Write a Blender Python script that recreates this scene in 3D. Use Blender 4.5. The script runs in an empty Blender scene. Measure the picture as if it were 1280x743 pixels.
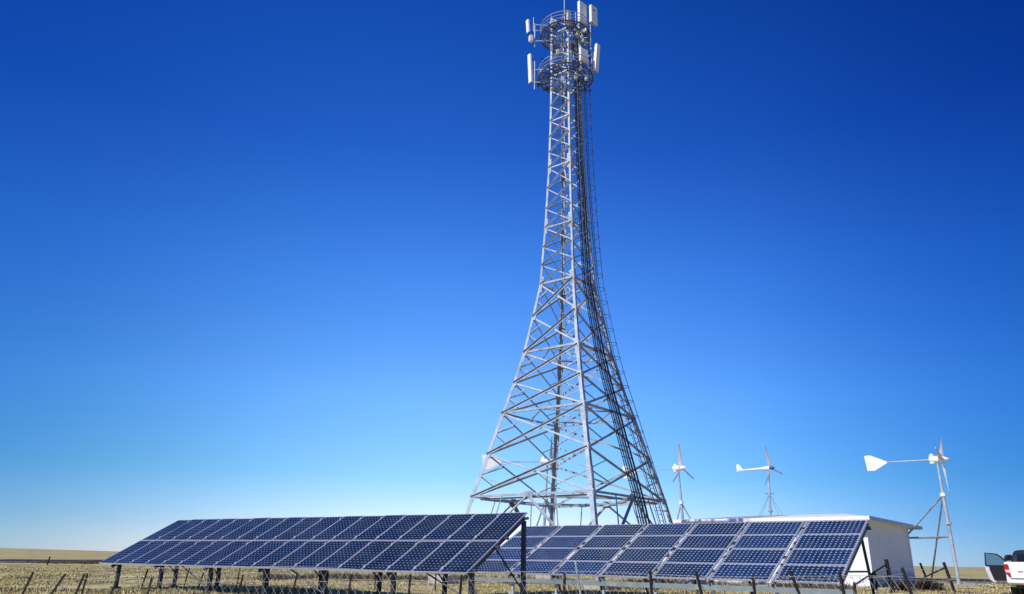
import bpy, math, random
import numpy as np
from mathutils import Vector, Matrix, noise
random.seed(7)
R = math.radians
pi = math.pi
scn = bpy.context.scene
col = scn.collection

# ------------------------------------------------------------------ camera
EYE = 1.08
F, PITCH, ROLL = 943.0, R(19.19), R(.905)
def cam_axes():
    fw = Vector((0, math.cos(PITCH), math.sin(PITCH))); rt = Vector((1, 0, 0)); up = rt.cross(fw)
    return rt*math.cos(ROLL)+up*math.sin(ROLL), -rt*math.sin(ROLL)+up*math.cos(ROLL), fw
RT, UP, FW = cam_axes()
C0 = Vector((0, 0, EYE))
cd = bpy.data.cameras.new('camera'); cam = bpy.data.objects.new('camera', cd); col.objects.link(cam)
cd.sensor_width = 36; cd.lens = F/1280*36; cd.clip_start = .1; cd.clip_end = 20000
m = Matrix((RT, UP, -FW)).transposed().to_4x4(); m.translation = C0; cam.matrix_world = m
scn.camera = cam
def ray(x, y):
    d = RT*((x-640)/F)+UP*(-(y-371.5)/F)+FW
    return d/math.hypot(d.x, d.y)
def at(x, y, D): return C0+ray(x, y)*D               # point at horizontal range D
def ground(x, y):
    d = ray(x, y); return C0+d*(-EYE/d.z)

# ------------------------------------------------------------------ helpers
def V(*a): return Vector(a)
class MB:
    def __init__(s): s.v = []; s.f = []; s.m = []; s.uv = {}
    def add(s, vs, fs, mi=0):
        o = len(s.v); s.v += [Vector(v) for v in vs]
        for f in fs: s.f.append([i+o for i in f]); s.m.append(mi)
    def box(s, c, size, ax=None, mi=0):
        ax = ax or (V(1,0,0), V(0,1,0), V(0,0,1)); c = Vector(c)
        vs = [c+ax[0]*(size[0]/2*i)+ax[1]*(size[1]/2*j)+ax[2]*(size[2]/2*k) for k in (-1,1) for j in (-1,1) for i in (-1,1)]
        s.add(vs, [(0,2,3,1),(4,5,7,6),(0,1,5,4),(2,6,7,3),(0,4,6,2),(1,3,7,5)], mi)
    def bar(s, p, q, w, h, up=V(0,0,1), mi=0):
        p, q = Vector(p), Vector(q); d = (q-p); L = d.length; d.normalize()
        x = d.cross(up)
        if x.length < 1e-4: x = d.cross(V(0,1,.1))
        x.normalize(); y = x.cross(d)
        s.box((p+q)/2, (w, L, h), (x, d, y), mi)
    def tube(s, pts, r, n=8, cap=True, mi=0, closed=False):
        pts = [Vector(p) for p in pts]; rs = r if isinstance(r, (list, tuple)) else [r]*len(pts)
        o = len(s.v); N = len(pts); prev = None
        for i, p in enumerate(pts):
            if closed: d = pts[(i+1)%N]-pts[i-1]
            else: d = pts[min(i+1, N-1)]-pts[max(i-1, 0)]
            d.normalize()
            if prev is None:
                a = d.cross(V(0,0,1))
                if a.length < .05: a = d.cross(V(1,0,0))
            else: a = prev-d*prev.dot(d)
            a.normalize(); prev = a; b = d.cross(a)
            for k in range(n):
                t = 2*pi*k/n; s.v.append(p+(a*math.cos(t)+b*math.sin(t))*rs[i])
        for i in range(N if closed else N-1):
            j = (i+1) % N
            for k in range(n):
                s.f.append([o+i*n+k, o+i*n+(k+1)%n, o+j*n+(k+1)%n, o+j*n+k]); s.m.append(mi)
        if cap and not closed:
            s.f.append([o+k for k in range(n)][::-1]); s.m.append(mi)
            s.f.append([o+(N-1)*n+k for k in range(n)]); s.m.append(mi)
    def angle(s, p, q, w, t, a, b):
        """rolled steel angle from p to q; flanges run along a and b"""
        p, q = Vector(p), Vector(q); d = (q-p).normalized()
        a = (a-d*a.dot(d)).normalized(); b = (b-d*b.dot(d)-a*b.dot(a)).normalized()
        sec = [(0,0),(w,0),(w,t),(t,t),(t,w),(0,w)]
        vs = [c+a*x+b*y for c in (p, q) for x, y in sec]
        fs = [(i, (i+1)%6, (i+1)%6+6, i+6) for i in range(6)]+[(0,5,4,3),(0,3,2,1),(6,7,8,9),(6,9,10,11)]
        s.add(vs, fs)
    def prism(s, outline, d, mi=0):
        """closed outline of points pushed along d"""
        n = len(outline); d = Vector(d)
        s.add([Vector(p) for p in outline]+[Vector(p)+d for p in outline],
              [tuple(range(n))[::-1], tuple(range(n, 2*n))]+[(i, (i+1)%n, (i+1)%n+n, i+n) for i in range(n)], mi)
    def lathe(s, p, axis, prof, n=12, mi=0):
        axis = Vector(axis).normalized(); p = Vector(p)
        s.tube([p+axis*t for t, r in prof], [r for t, r in prof], n, True, mi)
    def build(s, name, mats, parent=None, smooth=False, bevel=0):
        mats = mats if isinstance(mats, (list, tuple)) else [mats]
        org = parent_world(parent)
        me = bpy.data.meshes.new(name)
        me.from_pydata([tuple(v-org) for v in s.v], [], s.f)
        for mt in mats: me.materials.append(mt)
        if len(mats) > 1: me.polygons.foreach_set('material_index', s.m)
        import bmesh
        bm = bmesh.new(); bm.from_mesh(me); bmesh.ops.recalc_face_normals(bm, faces=bm.faces); bm.to_mesh(me); bm.free()
        if smooth:
            me.polygons.foreach_set('use_smooth', [True]*len(me.polygons))
            me.set_sharp_from_angle(angle=R(40))
        o = bpy.data.objects.new(name, me); col.objects.link(o); o.parent = parent
        if bevel:
            b = o.modifiers.new('bevel', 'BEVEL'); b.width = bevel; b.segments = 2; b.limit_method = 'ANGLE'
        return o
def parent_world(p):
    org = V(0,0,0)
    while p is not None: org = org+p.location; p = p.parent
    return org
def empty(name, loc):
    o = bpy.data.objects.new(name, None); o.empty_display_size = .3; o.location = loc; col.objects.link(o); return o
def tag(o, label=None, cat=None, group=None, kind=None):
    if label: o['label'] = label
    if cat: o['category'] = cat
    if group: o['group'] = group
    if kind: o['kind'] = kind
    return o

# ------------------------------------------------------------------ materials
def mat(name, base, rough=.5, metal=0, noise_amt=.12, scale=6, bump=0, spec=.5, dirt=None, dirt_scale=2, dirt_lo=.55, dirt_hi=.75):
    mt = bpy.data.materials.new(name); mt.use_nodes = True; nt = mt.node_tree; N = nt.nodes; L = nt.links
    b = N['Principled BSDF']; b.inputs['Roughness'].default_value = rough; b.inputs['Metallic'].default_value = metal
    b.inputs['Specular IOR Level'].default_value = spec
    tc = N.new('ShaderNodeTexCoord'); nz = N.new('ShaderNodeTexNoise'); nz.inputs['Scale'].default_value = scale; nz.inputs['Detail'].default_value = 6
    L.new(tc.outputs['Object'], nz.inputs['Vector'])
    rp = N.new('ShaderNodeValToRGB'); L.new(nz.outputs['Fac'], rp.inputs['Fac'])
    rp.color_ramp.elements[0].position = .3; rp.color_ramp.elements[1].position = .7
    rp.color_ramp.elements[0].color = tuple(c*(1-noise_amt) for c in base)+(1,)
    rp.color_ramp.elements[1].color = tuple(min(1, c*(1+noise_amt)) for c in base)+(1,)
    out = rp.outputs['Color']
    if dirt:
        n2 = N.new('ShaderNodeTexNoise'); n2.inputs['Scale'].default_value = dirt_scale; n2.inputs['Detail'].default_value = 8; L.new(tc.outputs['Object'], n2.inputs['Vector'])
        r2 = N.new('ShaderNodeValToRGB'); r2.color_ramp.elements[0].position = dirt_lo; r2.color_ramp.elements[1].position = dirt_hi; L.new(n2.outputs['Fac'], r2.inputs['Fac'])
        mx = N.new('ShaderNodeMixRGB'); L.new(r2.outputs['Color'], mx.inputs['Fac']); L.new(out, mx.inputs['Color1']); mx.inputs['Color2'].default_value = tuple(dirt)+(1,)
        out = mx.outputs['Color']
    L.new(out, b.inputs['Base Color'])
    if bump:
        bp = N.new('ShaderNodeBump'); bp.inputs['Strength'].default_value = bump; bp.inputs['Distance'].default_value = .02
        L.new(nz.outputs['Fac'], bp.inputs['Height']); L.new(bp.outputs['Normal'], b.inputs['Normal'])
    return mt
M = dict(
    galv=mat('galvanised_steel', (.37,.415,.47), .5, .1, .2, 3, dirt=(.18,.20,.23), dirt_scale=1.2, spec=.3),
    galv_shaded=mat('shaded_galvanised_steel', (.06,.07,.095), .55, .1, .25, 3),  # darker copy of galv; shade on the tower's right side is in its colour
    alu=mat('aluminium', (.60,.61,.64), .35, .5, .06, 5),
    dark=mat('dark_steel', (.035,.038,.045), .5, .2, .25, 8),
    rust=mat('rusty_iron', (.014,.012,.012), .8, 0, .35, 12, dirt=(.03,.018,.013), dirt_scale=9),
    black=mat('black_plastic', (.02,.02,.024), .45, 0, .15, 8),
    cable=mat('black_cable', (.025,.027,.035), .5, 0, .2, 20),
    cable_pale=mat('pale_cable', (.45,.45,.42), .5, 0, .1, 20),
    radome=mat('antenna_white', (.78,.78,.76), .4, 0, .04, 4),
    radome_grey=mat('antenna_grey', (.50,.53,.55), .45, 0, .05, 4),
    wpaint=mat('white_gelcoat', (.76,.76,.75), .4, 0, .06, 4, dirt=(.62,.61,.58), dirt_scale=2.5, dirt_lo=.5, dirt_hi=.8),
    concrete=mat('concrete', (.38,.36,.32), .9, 0, .15, 8, .3),
    render=mat('white_render', (.74,.755,.77), .9, 0, .04, 5, .25, dirt=(.62,.58,.52), dirt_scale=1.3, dirt_lo=.55, dirt_hi=.9),
    roof=mat('white_roof_sheet', (.78,.76,.74), .6, 0, .04, 2, dirt=(.6,.57,.54), dirt_scale=.7, dirt_lo=.6, dirt_hi=.9),
    trim=mat('blue_grey_trim', (.42,.52,.60), .5, .1, .06, 4),
    carwhite=mat('white_car_paint', (.80,.81,.82), .22, 0, .02, 3, dirt=(.55,.50,.43), dirt_scale=3, dirt_lo=.55, dirt_hi=.9),
    tyre=mat('rubber', (.018,.018,.018), .8, 0, .2, 20),
    chrome=mat('wheel_metal', (.5,.5,.52), .3, .8, .05, 5),
    red=mat('red_lens', (.38,.008,.012), .15, 0, .05, 30),
    clear=mat('clear_lens', (.6,.5,.48), .15, 0, .05, 30),
    seat=mat('dark_cloth', (.02,.02,.023), .9, 0, .2, 30),
    wire=mat('fence_wire', (.55,.54,.50), .5, .3, .15, 8),
    green=mat('pale_teal_paint', (.19,.24,.25), .55, .1, .15, 3, dirt=(.4,.36,.28), dirt_scale=3),
)
# glass
g = bpy.data.materials.new('tinted_glass'); g.use_nodes = True; b = g.node_tree.nodes['Principled BSDF']
b.inputs['Base Color'].default_value = (.35,.42,.45,1); b.inputs['Roughness'].default_value = .03; b.inputs['Transmission Weight'].default_value = 1; b.inputs['IOR'].default_value = 1.1
M['glass'] = g
M['darkglass'] = mat('dark_glass', (.01,.012,.015), .06, 0, .05, 2)

def cell_material(name, base, tint, ks, kd):
    mt = bpy.data.materials.new(name); mt.use_nodes = True; nt = mt.node_tree; N = nt.nodes; L = nt.links
    b = N['Principled BSDF']; b.inputs['Roughness'].default_value = .16; b.inputs['Specular IOR Level'].default_value = .25+.2*(ks > .9)
    b.inputs['Coat Weight'].default_value = .08+.17*(ks > .9); b.inputs['Coat Roughness'].default_value = .06
    uv = N.new('ShaderNodeUVMap'); sp = N.new('ShaderNodeSeparateXYZ'); L.new(uv.outputs['UV'], sp.inputs[0])
    def mth(op, a, c=None):
        n = N.new('ShaderNodeMath'); n.operation = op
        for i, v in enumerate((a, c)):
            if v is None: continue
            if isinstance(v, (int, float)): n.inputs[i].default_value = v
            else: L.new(v, n.inputs[i])
        return n.outputs[0]
    ax = mth('ABSOLUTE', mth('SUBTRACT', mth('FRACT', sp.outputs['X']), .5))
    ay = mth('ABSOLUTE', mth('SUBTRACT', mth('FRACT', sp.outputs['Y']), .5))
    dia = mth('GREATER_THAN', mth('ADD', ax, ay), .815)
    gap = mth('GREATER_THAN', mth('MAXIMUM', ax, ay), .483)
    # bus bars
    bx = mth('ABSOLUTE', mth('SUBTRACT', mth('FRACT', mth('MULTIPLY', sp.outputs['X'], 2)), .5))
    bus = mth('LESS_THAN', bx, .022)
    nz = N.new('ShaderNodeTexWhiteNoise'); cmb = N.new('ShaderNodeCombineXYZ')
    oi = N.new('ShaderNodeObjectInfo')
    L.new(mth('FLOOR', sp.outputs['X']), cmb.inputs[0]); L.new(mth('FLOOR', sp.outputs['Y']), cmb.inputs[1]); L.new(oi.outputs['Random'], cmb.inputs[2]); L.new(cmb.outputs[0], nz.inputs['Vector'])
    mx = N.new('ShaderNodeMixRGB'); mx.inputs['Color1'].default_value = base+(1,); mx.inputs['Color2'].default_value = tint+(1,); L.new(nz.outputs['Value'], mx.inputs['Fac'])
    hv = N.new('ShaderNodeHueSaturation'); L.new(mx.outputs[0], hv.inputs['Color']); L.new(mth('ADD', mth('MULTIPLY', oi.outputs['Random'], .7), .65), hv.inputs['Value'])
    m1 = N.new('ShaderNodeMixRGB'); L.new(bus, m1.inputs['Fac']); L.new(hv.outputs[0], m1.inputs['Color1']); m1.inputs['Color2'].default_value = (.10*ks,.13*ks,.2*ks,1)
    m2 = N.new('ShaderNodeMixRGB'); L.new(gap, m2.inputs['Fac']); L.new(m1.outputs[0], m2.inputs['Color1']); m2.inputs['Color2'].default_value = (.11*ks,.19*ks,.26*ks,1)
    m3 = N.new('ShaderNodeMixRGB'); L.new(dia, m3.inputs['Fac']); L.new(m2.outputs[0], m3.inputs['Color1']); m3.inputs['Color2'].default_value = (.55*kd,.66*kd,.72*kd,1)
    # dust film
    tc = N.new('ShaderNodeTexCoord'); dn = N.new('ShaderNodeTexNoise'); dn.inputs['Scale'].default_value = 2.2; dn.inputs['Detail'].default_value = 7; dn.inputs['Roughness'].default_value = .65; dn.noise_dimensions = '4D'
    L.new(tc.outputs['Object'], dn.inputs['Vector']); L.new(mth('MULTIPLY', oi.outputs['Random'], 50), dn.inputs['W'])
    dr = N.new('ShaderNodeMapRange'); dr.inputs[1].default_value = .4; dr.inputs[2].default_value = .8; dr.inputs[3].default_value = .0; dr.inputs[4].default_value = .10; L.new(dn.outputs['Fac'], dr.inputs[0])
    m4 = N.new('ShaderNodeMixRGB'); L.new(dr.outputs[0], m4.inputs['Fac']); L.new(m3.outputs[0], m4.inputs['Color1']); m4.inputs['Color2'].default_value = (.30,.31,.32,1)
    L.new(m4.outputs[0], b.inputs['Base Color'])
    rr = N.new('ShaderNodeMapRange'); rr.inputs[1].default_value = .3; rr.inputs[2].default_value = .8; rr.inputs[3].default_value = .12; rr.inputs[4].default_value = .4; L.new(dn.outputs['Fac'], rr.inputs[0]); L.new(rr.outputs[0], b.inputs['Roughness'])
    return mt
M['cell_l'] = cell_material('mono_cells', (.002,.006,.017), (.003,.010,.027), .3, .42)
M['cell_r'] = cell_material('blue_cells', (.004,.013,.045), (.007,.028,.090), .8, .8)

def ground_material():
    mt = bpy.data.materials.new('dry_steppe'); mt.use_nodes = True; nt = mt.node_tree; N = nt.nodes; L = nt.links
    b = N['Principled BSDF']; b.inputs['Roughness'].default_value = .95; b.inputs['Specular IOR Level'].default_value = .1
    tc = N.new('ShaderNodeTexCoord')
    def nz(sc, det=6, sx=1, sy=1):
        mp = N.new('ShaderNodeMapping'); mp.inputs['Scale'].default_value = (sx, sy, 1); L.new(tc.outputs['Object'], mp.inputs['Vector'])
        n = N.new('ShaderNodeTexNoise'); n.inputs['Scale'].default_value = sc; n.inputs['Detail'].default_value = det; n.inputs['Roughness'].default_value = .62
        L.new(mp.outputs[0], n.inputs['Vector']); return n.outputs['Fac']
    def ramp(f, stops):
        r = N.new('ShaderNodeValToRGB'); L.new(f, r.inputs['Fac']); e = r.color_ramp.elements
        while len(e) < len(stops): e.new(.5)
        for i, (p, c) in enumerate(stops): e[i].position = p; e[i].color = c+(1,)
        return r.outputs['Color']
    def mix(f, a, c, mode='MIX'):
        x = N.new('ShaderNodeMixRGB'); x.blend_type = mode
        if isinstance(f, float): x.inputs['Fac'].default_value = f
        else: L.new(f, x.inputs['Fac'])
        for i, v in ((1, a), (2, c)):
            if isinstance(v, tuple): x.inputs[i].default_value = v+(1,)
            else: L.new(v, x.inputs[i])
        return x.outputs[0]
    a = ramp(nz(.35, 8, 1, .5), [(.32, (.28,.22,.09)), (.48, (.50,.415,.165)), (.66, (.60,.53,.235))])
    f = ramp(nz(6, 8), [(.35, (.55,.55,.55)), (.6, (1.12,1.12,1.12))])
    a = mix(1.0, a, f, 'MULTIPLY')
    patch = ramp(nz(.10, 7, .6, 1.6), [(.48, (0,0,0)), (.58, (1,1,1))])
    a = mix(patch, a, mix(.62, a, (.19,.15,.10)))
    pale = ramp(nz(.16, 6, .5, 1.3), [(.56, (0,0,0)), (.62, (1,1,1))])
    a = mix(pale, a, mix(.5, a, (.60,.56,.38)))
    yel = ramp(nz(.05, 3, .6, .5), [(.52, (0,0,0)), (.66, (1,1,1))])
    a = mix(yel, a, mix(.5, a, (.56,.45,.20)))
    L.new(a, b.inputs['Base Color'])
    bp = N.new('ShaderNodeBump'); bp.inputs['Strength'].default_value = .6; bp.inputs['Distance'].default_value = .06
    L.new(nz(4, 8), bp.inputs['Height']); L.new(bp.outputs['Normal'], b.inputs['Normal'])
    return mt
M['ground'] = ground_material()
M['asphalt'] = mat('old_asphalt', (.045,.045,.05), .95, 0, .2, 3, .2, spec=.05)
def blade_mat(name, c1, c2):
    mt = bpy.data.materials.new(name); mt.use_nodes = True; nt = mt.node_tree; N = nt.nodes; L = nt.links
    b = N['Principled BSDF']; b.inputs['Roughness'].default_value = .8; b.inputs['Specular IOR Level'].default_value = .15
    ge = N.new('ShaderNodeNewGeometry'); r = N.new('ShaderNodeValToRGB'); L.new(ge.outputs['Random Per Island'], r.inputs['Fac'])
    r.color_ramp.elements[0].color = c1+(1,); r.color_ramp.elements[1].color = c2+(1,); L.new(r.outputs[0], b.inputs['Base Color'])
    return mt
M['straw'] = blade_mat('straw', (.22,.17,.07), (.74,.64,.30))
M['scrub'] = blade_mat('dry_scrub', (.05,.036,.025), (.17,.13,.085))
M['twig'] = blade_mat('dark_twigs', (.03,.024,.02), (.09,.07,.05))

# ------------------------------------------------------------------ ground, road
def gz(x, y):
    r = math.hypot(x, y); az = math.degrees(math.atan2(x, y))
    z = .045*noise.noise(V(x*.35, y*.35, 0))+.05*noise.noise(V(x*.08, y*.08, 3))
    z *= min(1, r/12)
    if r > 60: z += min(1, (r-60)/200)*.35*noise.noise(V(x*.004, y*.004, 8))
    if r > 250:
        t = min(1, max(0, (r-250)/500)); t = t*t*(3-2*t)
        s = min(1, max(0, (-az-8)/32)); s = s*s*(3-2*s)
        z += 4.4*t*s
        if r > 900: z += (r-900)*.0006*s*0
    return z
nr, na = 150, 200
rs = [0]+[2*(4500)**(i/(nr-1)) for i in range(nr)]
vs, fs = [(0,0,gz(0,0))], []
for i in range(1, nr+1):
    for k in range(na):
        a = 2*pi*k/na; x, y = rs[i]*math.sin(a), rs[i]*math.cos(a); vs.append((x, y, gz(x, y)))
for k in range(na): fs.append((0, 1+(k+1)%na, 1+k))
for i in range(nr-1):
    for k in range(na):
        a, b2 = 1+i*na+k, 1+i*na+(k+1)%na; fs.append((a, b2, b2+na, a+na))
mb = MB(); mb.add(vs, fs); gr = mb.build('ground', M['ground'], smooth=True); tag(gr, kind='structure')
# road on a low embankment, far left to right
mb = MB(); n = 120; prof = [(-6.5, -.1, 1), (-4.7, .10, 1), (-4.5, .12, 0), (4.5, .12, 0), (4.7, .10, 1), (6.5, -.1, 1)]
way = [ground(-260, 704.5), ground(0, 702), ground(130, 701.4), ground(420, 704.6), ground(800, 713), ground(1180, 726), ground(1500, 736)]
def catmull(t):
    i = min(int(t), len(way)-2); f = t-i; p = [way[max(0, i-1)], way[i], way[i+1], way[min(len(way)-1, i+2)]]
    return .5*((2*p[1])+(p[2]-p[0])*f+(2*p[0]-5*p[1]+4*p[2]-p[3])*f*f+(3*p[1]-p[0]-3*p[2]+p[3])*f**3)
vs = []
for i in range(n+1):
    t = (len(way)-1)*i/n*.9999; c = catmull(t); dr = (catmull(t+.01)-catmull(max(0, t-.01))); dr.z = 0; dr.normalize(); nn = V(-dr.y, dr.x, 0)
    for o, z, _ in prof:
        p = c+nn*o; vs.append((p.x, p.y, gz(p.x, p.y)+z+.02*noise.noise(V(p.x*.5, p.y*.5, 2))))
k = len(prof)
for i in range(n):
    for j in range(k-1): mb.f.append([i*k+j, (i+1)*k+j, (i+1)*k+j+1, i*k+j+1]); mb.m.append(1 if j in (0, 4) else 0)
mb.v = [Vector(v) for v in vs]
tag(mb.build('road', [M['asphalt'], mat('gravel_shoulder', (.13,.12,.11), .95, 0, .3, 2, .4)]), kind='structure')

# ------------------------------------------------------------------ array maths
def arr_axes(az, tilt):
    d = V(math.sin(R(az)), math.cos(R(az)), 0); nb = V(-d.y, d.x, 0)
    if nb.y < 0: nb = -nb
    s = nb*math.cos(tilt)+V(0,0,math.sin(tilt)); n = d.cross(s)
    if n.z < 0: n = -n
    return d, nb, s, n
def panel_mesh(name, w, h, cu, cv, cellmat, rot=False):
    me = bpy.data.meshes.new(name); fw = .028 if w > 1 else .02
    vs = [(fw,fw,.0),(w-fw,fw,.0),(w-fw,h-fw,.0),(fw,h-fw,.0)]
    vs += [(fw,fw,-.012),(w-fw,fw,-.012),(w-fw,h-fw,-.012),(fw,h-fw,-.012)]
    fs = [(0,1,2,3),(7,6,5,4),(0,4,5,1),(1,5,6,2),(2,6,7,3),(3,7,4,0)]
    me.from_pydata(vs, [], fs); me.materials.append(cellmat)
    uv = me.uv_layers.new(name='UVMap'); pad = .12
    q = [(-pad,-pad),(cu+pad,-pad),(cu+pad,cv+pad),(-pad,cv+pad)]
    for i in range(4): uv.data[i].uv = q[i]
    for i in range(4, len(uv.data)): uv.data[i].uv = (.4, .4)
    mb = MB()
    for c, s in (((w/2, fw/2), (w, fw)), ((w/2, h-fw/2), (w, fw)), ((fw/2, h/2), (fw, h-2*fw)), ((w-fw/2, h/2), (fw, h-2*fw))):
        mb.box((c[0], c[1], -.012), (s[0]-.0005, s[1]-.0005, .036))
    f = bpy.data.meshes.new('frame'); f.from_pydata([tuple(v) for v in mb.v], [], mb.f); f.materials.append(M['alu'])
    return me, f
def place_panel(meshes, root, P, ax, jit=True):
    d, s, n = ax
    rot = Matrix((d, s, n)).transposed()
    if jit: rot = rot @ Matrix.Rotation(R(random.uniform(-.35,.35)), 3, 'X') @ Matrix.Rotation(R(random.uniform(-.35,.35)), 3, 'Y')
    o = bpy.data.objects.new('solar_panel', meshes[0]); col.objects.link(o); o.parent = root
    mm = rot.to_4x4(); mm.translation = P-root.location; o.matrix_local = mm
    f = bpy.data.objects.new('frame', meshes[1]); col.objects.link(f); f.parent = o
    return o

# ---- left array: 2 rows x 18 portrait modules
dL, nbL, sL, nL = arr_axes(-57.74, .5048)
P0 = V(-.947, 18.607, EYE-.3127)
WL, HL = .8274, 1.556
root = empty('solar_array', V(P0.x, P0.y, 0))
tag(root, 'long left solar array of two rows of upright dark panels on steel posts', 'solar array')
ml = panel_mesh('solar_panel', WL-.014, HL-.012, 6, 12, M['cell_l'])
# local x runs along -d so that the surface faces out (x cross y = n)
for i in range(18):
    for j in range(2):
        P = P0+dL*(WL*(i+1)-.007)+sL*(j*(HL+.012))
        place_panel(ml, root, P, (-dL, sL, nL))
clamp0 = None
for i in range(1, 18):
    for s in (.2, 1.36, 1.77, 2.93):
        p = P0+dL*(WL*i)+sL*s+nL*.014
        if clamp0 is None:
            mb = MB(); mb.box(V(0,0,0), (.075, .075, .016), (dL, sL, nL)); clamp0 = c_ = mb.build('panel_clamp', M['alu']); c_.parent = root
        else: c_ = clamp0.copy(); col.objects.link(c_)
        c_.location = p-root.location
for s in (.22, 1.34, 1.8, 2.9):
    mb = MB(); mb.bar(P0+sL*s-nL*.062-dL*.12, P0+sL*s-nL*.062+dL*(WL*18+.1), .05, .06, nL); mb.build('purlin', M['galv_shaded'], root)
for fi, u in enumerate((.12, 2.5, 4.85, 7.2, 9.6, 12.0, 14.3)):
    mb = MB(); a = P0+dL*u+sL*.05-nL*.14; b_ = P0+dL*u+sL*3.08-nL*.14; mb.bar(a, b_, .06, .09, nL); mb.build('rafter', M['galv_shaded'], root)
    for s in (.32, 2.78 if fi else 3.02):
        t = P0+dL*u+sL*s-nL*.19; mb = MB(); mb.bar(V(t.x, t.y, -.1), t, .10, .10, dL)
        mb.bar(V(t.x, t.y, -.1), V(t.x, t.y, .05), .24, .24, dL); mb.build('post', M['galv_shaded'] if s > 1 and fi == 0 else M['dark'], root)
    mb = MB(); t = P0+dL*u+sL*2.78-nL*.19
    mb.tube([V(t.x, t.y, .45), P0+dL*u+sL*1.5-nL*.19], .022, 6); mb.build('brace', M['dark'], root)
    if fi in (0, 2, 4):
        f0 = P0+dL*u+sL*.32; mb = MB(); f1 = P0+dL*(u+1.5)+sL*.3-nL*.1
        mb.tube([V(f0.x, f0.y, .18), f1], .02, 6); mb.build('brace', M['dark'], root)

for k, (ua, ub) in enumerate(((.3, 2.4), (2.6, 4.8), (5.0, 7.1), (7.4, 9.5), (9.8, 12.0), (12.2, 14.2))):
    mb = MB(); a_, b_ = P0+dL*ua+sL*1.8-nL*.12, P0+dL*ub+sL*1.8-nL*.12
    mb.tube([a_.lerp(b_, q/8)-V(0,0,(.22+.08*(k%3))*math.sin(pi*q/8)) for q in range(9)], .012, 5); mb.build('hanging_cable', M['cable'], root)

# ---- right array: 7 columns x 4 landscape modules
dR, nbR, sR, nR = arr_axes(-50.03, .4822)
Q0 = V(7.853, 19.037, EYE-.4057)
WR, HR, PIT = 1.58, .832, 1.722
rootR = empty('solar_array', V(Q0.x, Q0.y, 0))
tag(rootR, 'right solar array of four rows of wide blue panels in front of white building', 'solar array')
mr = panel_mesh('solar_panel', WR, HR, 12, 6, M['cell_r'])
us = [i*PIT for i in range(7)]
for u in us:
    for j in range(4):
        P = Q0+dR*(u+WR)+sR*(j*(HR+.018))
        place_panel(mr, rootR, P, (-dR, sR, nR))
SL = 4*HR+.054
for i in range(8):
    u = i*PIT-.07 if i else .03
    uu = u
    mb = MB(); mb.bar(Q0+dR*uu+sR*-.02-nR*.045, Q0+dR*uu+sR*(SL+.02)-nR*.045, .05 if i else .04, .05, nR)
    if 0 < i < 7: mb.box(Q0+dR*uu+sR*.9-nR*.01, (.11, .05, .02), (dR, sR, nR)); mb.box(Q0+dR*uu+sR*2.5-nR*.01, (.11, .05, .02), (dR, sR, nR))
    for v_ in (.42, .84, 1.25, 1.7, 2.05, 2.55, 2.95):
        if 0 < i < 7 and random.random() < .6:
            cl_ = MB(); cl_.box(Q0+dR*(uu+random.uniform(-.04,.03))+sR*v_-nR*.012, (.075, random.uniform(.05,.14), .03), (dR, sR, nR)); cl_.build('panel_clamp', M['dark'], rootR)
    mb.build('rail', M['alu'], rootR)
    mb = MB(); mb.bar(Q0+dR*uu-nR*.12-nbR*.0, Q0+dR*uu+sR*SL-nR*.12, .05, .09, nR); mb.build('rafter', M['galv_shaded'], rootR)
    f = Q0+dR*uu+sR*.25-nR*.165
    mb = MB(); mb.bar(V(f.x, f.y, -.1), f, .07, .07, dR); mb.bar(V(f.x, f.y, -.1), V(f.x, f.y, .12), .2, .2, dR); mb.build('front_leg', M['galv'], rootR)
    t = Q0+dR*uu+sR*2.55-nR*.165; bt = Q0+dR*uu+nbR*2.9
    mb = MB(); mb.bar(V(bt.x, bt.y, -.1), t, .06, .06, dR); mb.build('rear_leg', M['dark'], rootR)
    g1 = Q0+dR*uu+sR*.85-nR*.165; k = (g1.z+.1)/(t.z+.1); g2 = V(bt.x, bt.y, -.1).lerp(t, k)
    mb = MB(); mb.bar(g1, g2, .045, .045); mb.build('cross_bar', M['dark'], rootR)
for s, h in ((.06, .13),):
    mb = MB(); a = Q0+sR*s-nR*.2-V(0,0,.06); mb.box(a+dR*(7*PIT/2-.1), (7*PIT+.3, .06, h), (dR, nbR, V(0,0,1))); mb.build('front_beam', M['green'], rootR)
mb = MB(); mb.bar(Q0+sR*(SL-.1)-nR*.19-dR*.05, Q0+sR*(SL-.1)-nR*.19+dR*(7*PIT), .05, .08, nR); mb.build('purlin', M['galv_shaded'], rootR)
mb = MB(); mb.bar(Q0+sR*(SL+.06)-nR*.10+dR*(3.1), Q0+sR*(SL+.06)-nR*.10+dR*(7*PIT-.1), .04, .05, nR); mb.build('top_rail', M['dark'], rootR)
# coil on the end leg
ee = (-.07+.1)
bt = Q0+dR*.03+nbR*2.9; t = Q0+dR*.03+sR*2.55-nR*.165
cpt = V(bt.x, bt.y, -.1).lerp(t, .52)-dR*.08-V(0,0,.14)
mb = MB()
for kk in range(4):
    rr = .2+.012*kk
    mb.tube([cpt+nbR*(rr*math.cos(a))*.75+V(0,0,rr*math.sin(a)*1.0)-dR*(.012*kk) for a in [2*pi*i/28 for i in range(28)]], .012, 6, closed=True)
tag(mb.build('cable_coil', M['black'], smooth=True), 'round coil of black cable hung on end leg of right array', 'cable')

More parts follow.
